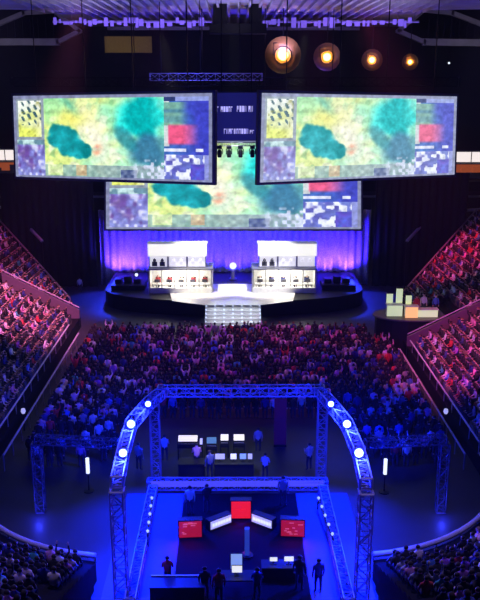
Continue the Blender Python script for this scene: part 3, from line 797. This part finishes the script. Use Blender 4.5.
# small lights on the hand rails
for s, px, py, side in ((-1, 27, 416, 'left'), (1, 437, 417, 'right')):
    x = s*(HX-.75)
    # the point on the rail seen at that height
    best = min((abs(project((x, y, 1.0))[1]-py), y) for y in [44+.25*k for k in range(70)])[1]
    t = thing('post_light', 'small pale lamp on the %s floor-side hand rail' % side, 'lamp', (x+s*.25, best, 0), 0, 'rail lamps')
    MB().tube([(0, 0, 0), (0, 0, 1.2)], .05).build('post', 'black_metal', t); MB().lathe([(.1, 0), (.16, .15), (.12, .32)], 10, (0, 0, 1.2)).build('lamp_head', 'white_panel', t)

# ------------------------------------------------------------------ people
def skeleton(pose):
    J = {}; E = []
    def j(n, x, y, z, r): J[n] = (x, y, z, r)
    sit = pose.startswith('sit')
    hz = .1 if sit else .9                         # pelvis height above the seat / ground
    lean = .06 if pose == 'sit_lean' else 0
    j('pelvis', 0, 0, hz, .15); j('waist', 0, lean*.6, hz+.2, .135); j('chest', 0, lean*1.6, hz+.42, .155); j('neck', 0, lean*2.2, hz+.575, .06)
    j('chin', 0, .02+lean*2.4, hz+.65, .085); j('skull', 0, .015+lean*2.5, hz+.745, .1); j('crown', 0, 0+lean*2.5, hz+.82, .06)
    j('nose', 0, .115+lean*2.5, hz+.70, .018)
    E += [('pelvis', 'waist'), ('waist', 'chest'), ('chest', 'neck'), ('neck', 'chin'), ('chin', 'skull'), ('skull', 'crown'), ('skull', 'nose')]
    for s, c in ((-1, 'l'), (1, 'r')):
        j('ear'+c, s*.105, 0+lean*2.5, hz+.715, .018); E.append(('skull', 'ear'+c))
        j('sh'+c, s*.2, lean*1.8, hz+.48, .062)
        up = pose in ('sit_cheer', 'stand_cheer') or (pose == 'stand_wave' and s > 0)
        if up: el, wr, hd = (.3, .12, .66), (.26, .14, .92), (.25, .15, 1.0)
        elif sit: el, wr, hd = (.26, .06+lean, .22), (.17, .27+lean, .14), (.13, .35+lean, .13)
        elif pose == 'stand_hold': el, wr, hd = (.26, .04, .2), (.16, .26, .26), (.12, .34, .29)
        else: el, wr, hd = (.26, -.01, .2), (.25, .07, -.05), (.24, .09, -.13)
        j('el'+c, s*el[0], el[1], hz+el[2], .046); j('wr'+c, s*wr[0], wr[1], hz+wr[2], .032); j('hd'+c, s*hd[0], hd[1], hz+hd[2], .04)
        E += [('chest', 'sh'+c), ('sh'+c, 'el'+c), ('el'+c, 'wr'+c), ('wr'+c, 'hd'+c)]
        d = (Vector(hd)-Vector(wr)).normalized(); sd = Vector((0, 1, 0)).cross(d).normalized() if abs(d.y) < .9 else Vector((1, 0, 0))
        for k in range(4):
            p = Vector(hd)+d*(.075+.012*(k in (1, 2)))+sd*(k-1.5)*.02
            j('f%d%s' % (k, c), s*p.x, p.y, hz+p.z, .009); E.append(('hd'+c, 'f%d%s' % (k, c)))
        p = Vector(hd)+d*.02-sd*.06; j('th'+c, s*p.x, p.y, hz+p.z, .011); E.append(('hd'+c, 'th'+c))
        if sit:
            j('hip'+c, s*.1, .05, hz-.0, .095); j('kn'+c, s*.14, .42, hz+.06, .068); j('an'+c, s*.13, .44, hz-.38, .045); j('to'+c, s*.14, .58, hz-.42, .036)
        else:
            j('hip'+c, s*.1, 0, hz-.07, .095); j('kn'+c, s*.12, .03, .47, .068); j('an'+c, s*.12, -.01, .09, .047); j('to'+c, s*.14, .15, .04, .038)
        E += [('pelvis', 'hip'+c), ('hip'+c, 'kn'+c), ('kn'+c, 'an'+c), ('an'+c, 'to'+c)]
    return J, E
def region(a, b, f, J):
    k = a+' '+b
    if any(q in k for q in ('skull', 'crown', 'chin')):
        sk = J['skull']
        return 1 if (f.z > sk[2]+.035 or (f.y < sk[1]-.02 and f.z > sk[2]-.09)) else 0
    if k.startswith('hd') or ' f' in k or ' th' in k or k.startswith('wr'): return 0
    if a.startswith('an'): return 4
    if a.startswith(('hip', 'kn')) or a == 'pelvis' and b.startswith('hip'): return 3
    if b == 'neck': return 2
    return 2
PM = {}
def person_mesh(pose, hi=True):
    J, E = skeleton(pose)
    names = [n for n in J if hi or not n.startswith(('f', 'th', 'nose', 'ear'))]
    idx = {n: i for i, n in enumerate(names)}
    me = bpy.data.meshes.new('person_skeleton'); me.from_pydata([J[n][:3] for n in names], [(idx[a], idx[b]) for a, b in E if a in idx and b in idx], [])
    o = bpy.data.objects.new('person_skeleton', me); C.objects.link(o)
    sk = o.modifiers.new('skin', 'SKIN'); sk.use_smooth_shade = True
    for n, i in idx.items():
        v = me.skin_vertices[0].data[i]; r = J[n][3]
        rx = r*1.25 if n in ('chest', 'pelvis', 'waist') else r
        v.radius = (rx, r*.8 if n in ('chest', 'pelvis', 'waist') else r); v.use_root = n == 'pelvis'
    if hi: o.modifiers.new('sub', 'SUBSURF').levels = 1
    dg = bpy.context.evaluated_depsgraph_get()
    r = bpy.data.meshes.new_from_object(o.evaluated_get(dg)); r.name = 'person'
    bpy.data.objects.remove(o); bpy.data.meshes.remove(me)
    r.materials.clear()
    for k in ('skin', 'hair', 'shirt', 'trousers', 'shoes'): r.materials.append(M[k])
    segs = [(a, b, Vector(J[a][:3]), Vector(J[b][:3]), (J[a][3]+J[b][3])/2) for a, b in E if a in idx and b in idx]
    mi = []
    for f in r.polygons:
        c = f.center; best = None
        for a, b, p, q, rad in segs:
            d = q-p; t = max(0, min(1, (c-p).dot(d)/max(d.dot(d), 1e-9))); dist = (c-(p+d*t)).length-rad*.6
            if best is None or dist < best[0]: best = (dist, a, b)
        mi.append(region(best[1], best[2], c, J))
    r.polygons.foreach_set('material_index', mi)
    r.polygons.foreach_set('use_smooth', [True]*len(mi))
    return r
for po in ('sit', 'sit_lean', 'sit_cheer', 'stand', 'stand_cheer', 'stand_wave', 'stand_hold'):
    PM[po] = person_mesh(po)
PL = {po: person_mesh(po, False) for po in ('sit', 'sit_lean', 'sit_cheer', 'stand', 'stand_cheer', 'stand_wave')}
PAL = [('black', (.02, .02, .025)), ('grey', (.3, .3, .32)), ('white', (.85, .85, .85)), ('red', (.6, .05, .06)), ('navy', (.04, .06, .25)), ('blue', (.1, .25, .75)),
       ('purple', (.4, .15, .6)), ('pink', (.85, .4, .6)), ('teal', (.08, .45, .5)), ('cream', (.8, .72, .6))]
WTS = [66, 4, 12, 5, 13, 3, 2, 6, 1, 3]
POSE_W = {'sit': ('seated', None), 'sit_lean': ('leaning forward', None), 'sit_cheer': ('seated, arms raised,', None), 'stand': ('standing', None), 'stand_cheer': ('with both arms raised', None), 'stand_wave': ('with one arm raised', None), 'stand_hold': ('standing', None)}
def person(pose, loc, rz, col, label, group=None):
    o = bpy.data.objects.new('person', PM[pose]); C.objects.link(o); o.location = loc; o.rotation_euler = (0, 0, rz)
    s = random.uniform(.95, 1.05); o.scale = (s, s, s); o.color = (*col, 1)
    return tag(o, label, 'person', group)
PC = dict(PAL)
# crew
CREW = [
 (165, 461, 'stand_hold', 'white', 0, 'person in white shirt standing left of the mixing consoles'),
 (210, 478, 'stand', 'grey', .4, 'person in grey shirt standing between the two crew tables'),
 (265, 479, 'stand_hold', 'white', -.3, 'person in white shirt right of the crew tables, near the low truss'),
 (258, 452, 'stand', 'cream', 0, 'person in cream shirt standing at the right end of mixing consoles'),
 (197, 470, 'stand_hold', 'pink', .2, 'person in pink shirt working behind the plain black table'),
 (190, 515, 'stand', 'mint', 0, 'person in pale mint shirt standing inside rig near the low truss'),
 (207, 512, 'stand_hold', 'black', .3, 'person in black shirt beside the pale mint shirted person'),
 (283, 506, 'stand', 'grey', -.4, 'person in grey shirt standing inside rig, right of red square'),
 (309, 470, 'stand_hold', 'cream', .5, 'person in cream shirt beside the right far rig column'),
 (139, 470, 'stand', 'grey', -.5, 'person in grey shirt beside the left far rig column'),
 (168, 588, 'stand_hold', 'red', 0, 'person in red shirt behind the pale-edged draped table'),
 (219, 604, 'stand', 'red', .2, 'person in red shirt left of black desk with white screen'),
 (257, 600, 'stand_hold', 'navy', 0, 'person in navy shirt right of black desk with white screen'),
 (299, 590, 'stand', 'black', -.3, 'person in black shirt right of table with two white screens'),
 (318, 592, 'stand', 'navy', .2, 'person in navy shirt near the right low floor truss'),
 (205, 600, 'stand', 'black', 0, 'person in black shirt at right end of the pale-edged table'),
 (78, 300, 'stand', 'white', 0, 'person in white shirt standing before the left black masking drape'),
]
PC['mint'] = (.6, .9, .65)
crew_pos = []
for px, py, po, cn, rz, lb in CREW:
    z = .03 if py > 495 else 0
    if py == 300: p = Vector((-16.6, 83.5, 0))
    else: p = at(px, py, Z=z)
    crew_pos.append(p); person(po, p, rz, PC[cn], lb)
# players in booths and people at the desk set
for bx, side in ((BX[0], 'left'), (BX[1], 'right')):
    for k in range(5):
        x = bx-2.4+k*1.2
        t = thing('gaming_chair', 'dark gaming chair in the %s booth, %s from left' % (side, ORD[k+1]), 'chair', (x, 79.35, ZS+.06), PI, 'gaming chairs in the booths')
        MB().box(-.25, .25, -.22, .25, .4, .47).build('seat', 'black_metal', t); MB().box(-.25, .25, -.3, -.22, .45, 1.15).build('backrest', 'black_metal', t)
        MB().lathe([(.28, 0), (.28, .05), (.05, .09), (.04, .4)], 10).build('base', 'black_metal', t)
        person('sit_lean', (x, 79.32, ZS+.06+.475), PI, PC[('red', 'red', 'cream', 'red', 'red')[k] if side == 'left' else ('white', 'navy', 'navy', 'white', 'navy')[k]],
               'player in %s shirt seated in the %s booth, %s from left' % ((('red', 'red', 'cream', 'red', 'red')[k] if side == 'left' else ('white', 'navy', 'navy', 'white', 'navy')[k]), side, ORD[k+1]), 'players in the booths')
for i, (px, cn, dy) in enumerate(((416, 'red', -.2), (423, 'white', .1), (435, 'blue', .0))):
    q = at(px, 313, Y=PY+1.0+dy); person('stand', (q.x, PY+1.0+dy, PZ), PI, PC[cn], 'person in %s shirt standing behind the desks on the pale platform' % cn)
# spectators: candidate places
seats = []                                        # (pos, rz, zone, row, pose kind)
def free_of(p, lst, d): return all((p.x-q.x)**2+(p.y-q.y)**2 > d*d for q in lst)
for s in (-1, 1):
    side = 'left' if s < 0 else 'right'
    for k in range(1, 22):
        off = k*RUN+.22; z = Z0+k*RISE; x = HX+off
        y = YC+.6; n = 0
        while y < yend(HX+k*RUN)-.4:
            y += .52; n += 1
            if s < 0 and 69.6 < y < 71.4 and x < 21.3: continue
            if s > 0 and 61.5 < y < 63.1: continue
            if s > 0 and PY-1.6 < y < PY+3.6 and abs(x-PX) < 4.2: continue
            seats.append((Vector((s*x, y, z)), PI/2*s, side+' stand', k, n))
        if 2 <= k < 14:
            r = RC+off; cx = s*(HX-RC); tm = math.acos((XG+.3-HX+RC)/r); m_ = int(r*tm/.56)
            for i in range(m_):
                a = tm*(i+.5)/m_
                seats.append((Vector((cx+s*r*math.cos(a), YC-r*math.sin(a), Z0+k*NR)), s*(PI/2-a), side+' corner', k, m_-i))
PLACED = []
def floor_rows():
    k = 0; y = 43.0
    while y < 67.4:
        k += 1; n = 0
        x = -12.8
        while x < 12.2:
            x += .62; n += 1
            if y < 50.0 and -7.2 < x < 7.2: continue
            if ((x-PX)/4.1)**2+((y-PY-1)/2.9)**2 < 1: continue
            p = Vector((x+random.uniform(-.07, .07), y+random.uniform(-.12, .12), 0))
            seats.append((p, random.uniform(-.25, .25), 'floor', k, n))
        y += .88
floor_rows()
vis = []
for p, rz, zone, row, n in seats:
    q = project(p+Vector((0, 0, .6)))
    if -150 < q[0] < 630 and -20 < q[1] < 690:
        dens = .6 if zone == 'floor' and p.y < 47 else .82 if 'corner' in zone else .94
        if random.random() < dens: vis.append(((p-CAM).length+(0 if 2 < q[0] < 478 and q[1] < 598 else 500), p, rz, zone, row, n))
vis.sort(key=lambda t: t[0])
cnt = {}; far = {}
DIRS = {}
for i, (d, p, rz, zone, row, n) in enumerate(vis):
    pose = random.choices(('sit', 'sit_lean', 'sit_cheer'), (6, 4, .6))[0] if zone != 'floor' else random.choices(('stand', 'stand_cheer', 'stand_wave'), (8, .7, .7))[0]
    cn, col = random.choices(PAL, WTS)[0]
    col = tuple(c*random.uniform(.8, 1.1) for c in col)
    if i < 300: DIRS.setdefault((zone, row), []).append((p, rz, pose, cn, col))
    else: far.setdefault(zone, []).append((p, rz, pose, col))
for (zone, row), L in DIRS.items():
    if zone == 'floor': L.sort(key=lambda t: t[0].x); k0 = min(r for z, r in DIRS if z == 'floor')
    elif 'corner' in zone: L.sort(key=lambda t: abs(t[0].x))
    else: L.sort(key=lambda t: t[0].y)
    for i, (p, rz, pose, cn, col) in enumerate(L):
        pw = {'sit': 'seated', 'sit_lean': 'leaning', 'sit_cheer': 'cheering', 'stand': 'standing', 'stand_cheer': 'cheering', 'stand_wave': 'waving'}[pose]
        if zone == 'floor': lb = '%s %s-clad spectator on open floor, row %s from the rig, %s from left' % (pw, cn, ORD[row], ORD[i+1])
        elif 'corner' in zone: lb = '%s %s-clad spectator, %s row behind %s curved rail, %s from rig' % (pw, cn, ORD[row], zone.split()[0], ORD[i+1])
        else: lb = '%s %s-clad spectator, %s row of %s side stand, %s from near end' % (pw, cn, ORD[row], zone.split()[0], ORD[i+1])
        person(pose, p, rz, col, lb, 'spectators '+('on the floor' if zone == 'floor' else 'in the '+zone))
def crowd(zone, L):
    V = []; Fs = []; T = []
    cache = {}
    for po, me in PL.items():
        cache[po] = ([v.co.copy() for v in me.vertices], [tuple(f.vertices) for f in me.polygons], [f.material_index for f in me.polygons])
    skins = [(.62, .43, .34), (.52, .34, .26), (.7, .52, .43), (.3, .18, .12)]; hairs = [(.02, .015, .012), (.06, .035, .02), (.2, .12, .05), (.01, .01, .01)]
    legs = [(.03, .035, .06), (.05, .07, .16), (.02, .02, .02), (.15, .13, .1)]
    for p, rz, po, col in L:
        vs, fs, mi = cache[po]; o = len(V); c, s = math.cos(rz), math.sin(rz); k = random.uniform(.94, 1.05)
        V += [(p.x+(v.x*c-v.y*s)*k, p.y+(v.x*s+v.y*c)*k, p.z+v.z*k) for v in vs]
        cl = (random.choice(skins), random.choice(hairs), col, random.choice(legs), (.04, .04, .04))
        for f, i in zip(fs, mi):
            Fs.append(tuple(x+o for x in f)); T += [x for _ in f for x in (*cl[i], 1)]
    me = bpy.data.meshes.new('crowd'); me.from_pydata(V, [], Fs); me.materials.append(M['crowd_cloth'])
    a = me.attributes.new('tint', 'FLOAT_COLOR', 'CORNER'); a.data.foreach_set('color', T)
    me.polygons.foreach_set('use_smooth', [True]*len(me.polygons))
    o = bpy.data.objects.new('crowd', me); C.objects.link(o)
    lab = {'floor': 'packed distant crowd standing on the arena floor before the stage', 'left stand': 'pink lit distant crowd seated in the left side stand', 'right stand': 'crimson lit distant crowd seated in the right side stand'}
    tag(o, lab.get(zone, 'crowd seated in the '+zone+' behind curved rail, at the frame edge'), 'crowd', None, 'stuff')
for z, L in far.items(): crowd(z, L)
print('visible spectators', len(vis), {k: len(v) for k, v in far.items()})

# ------------------------------------------------------------------ light
# stands: magenta / pink washes from the roof
lamp('SPOT', (-9, 50, 27), (-18, 66, 3), 85000, (1, .22, .55), .5, 32, .9)
lamp('SPOT', (-12, 73, 28), (-24, 79, 6), 13000, (1, .08, .35), .5, 34, .9)
lamp('SPOT', (-4, 40, 28), (-15, 52, 2), 5000, (.4, .3, 1), .5, 40, .8)
lamp('SPOT', (11, 73, 28), (22.5, 77, 6), 40000, (1, .05, .28), .5, 34, .9)
lamp('SPOT', (6, 44, 28), (18, 56, 4), 50000, (1, .12, .45), .5, 36, .9)
# floor crowd: violet and blue
lamp('SPOT', (-5, 58, 28), (-7, 63, 0), 8000, (.6, .12, 1), .5, 45, .9)
lamp('SPOT', (6, 58, 28), (6, 66, 0), 11000, (1, .06, .4), .5, 34, .9)
lamp('SPOT', (5, 52, 28), (3, 60, 0), 7000, (.7, .1, .8), .5, 50, .8)
lamp('SPOT', (-5, 48, 28), (-4, 57, 0), 4500, (.5, .1, 1), .5, 50, .8)
# rig wash
for x, y, tx, ty, p in ((-4.6, 40, -4.2, 36, 12000), (4.9, 40, 4.6, 36, 12000), (-5.4, 33, -4.4, 31, 11000), (5.8, 33, 4.8, 31, 11000), (0, YR, 0, 37, 900), (-6.5, 36, -10, 38, 500), (7, 36, 10.5, 38, 500)):
    lamp('SPOT', (x, y, ZR-.4), (tx, ty, 0), p, (.0, .012, 1), .2, 100, .7)
for x, y in ((-5.5, 44), (5.8, 44)): lamp('SPOT', (x, y-3, ZR), (x*1.4, y+3, 0), 3000, (.0, .015, 1), .2, 100, .8)
for s in (-1, 1):
    ox = at(41 if s < 0 else 440, 511, Z=0); lamp('POINT', (ox.x-s*.1, ox.y-.9, .5), None, 90, (.03, .04, 1), .1)
# near corners, very dim
lamp('SPOT', (-8, 30, 26), (-10, 28, 2), 9000, (.4, .3, 1), .4, 50, .8); lamp('SPOT', (9, 30, 26), (10, 28, 2), 10000, (.4, .3, 1), .4, 50, .8)
# stage
lamp('SPOT', (-6, 70, 26), (-2.5, 79, 1.5), 42000, (1, .93, .78), .4, 18, .6); lamp('SPOT', (6, 70, 26), (2.3, 79, 1.5), 42000, (.97, .95, .95), .4, 18, .6)
lamp('SPOT', (0, 60, 26), (0, 72.8, .8), 30000, (.75, .85, 1), .4, 13, .6)
# curtain
for k in range(9):
    x = -12.6+k*3.15
    lamp('SPOT', (x, 85.3, 1.7), (x, 87.2, 5.5), 3800, (.03, .01, 1), .2, 130, .7)
for x in (-13, -11.3, 10.4, 12.5): lamp('SPOT', (x, 85.6, 1.7), (x, 87.1, 3.2), 600, (.28, .08, 1), .2, 100, .9)
lamp('SPOT', (-13, 82.5, 4), (-13.4, 81, 0), 4500, (.02, .04, 1), .2, 100); lamp('SPOT', (12.6, 82.5, 4), (13.2, 81, 0), 4500, (.02, .04, 1), .2, 100)
# roof
for x in (-14, -5, 5, 14): lamp('SPOT', (x, 82, 25), (x, 86, 29), 1100, (.36, .25, 1), .5, 130, .8)
for x in (-12, 0, 12): lamp('SPOT', (x, 76, 24), (x, 76, 29), 1000, (.6, .52, .85), .5, 130, .8)
lamp('POINT', (-26, 92, 25), None, 160, (.7, .65, .9), .5); lamp('POINT', (27, 92, 25), None, 180, (.7, .65, .9), .5)
lamp('SPOT', (-14, 94, 24), at(128, 44, Y=100), 160, (1, .75, .3), .5, 60)
lamp('POINT', (-24, 98, 12), None, 160, (.7, .6, .9), .5); lamp('POINT', (24, 98, 12), None, 160, (.7, .6, .9), .5)
# thin stage haze filling the hall
v = w.node_tree.nodes.new('ShaderNodeVolumeScatter'); v.inputs['Density'].default_value = .0005; v.inputs['Anisotropy'].default_value = .3
w.node_tree.links.new(v.outputs[0], w.node_tree.nodes['World Output'].inputs['Volume'])
lamp('SPOT', ((ml.x+mr.x)/2-1, YR-.1, ZR-.4), ((ml.x+mr.x)/2-1, TY+.6, .8), 420, (.9, .95, 1), .2, 60)  # added white spot that brightens the crew tables, no fixture modelled
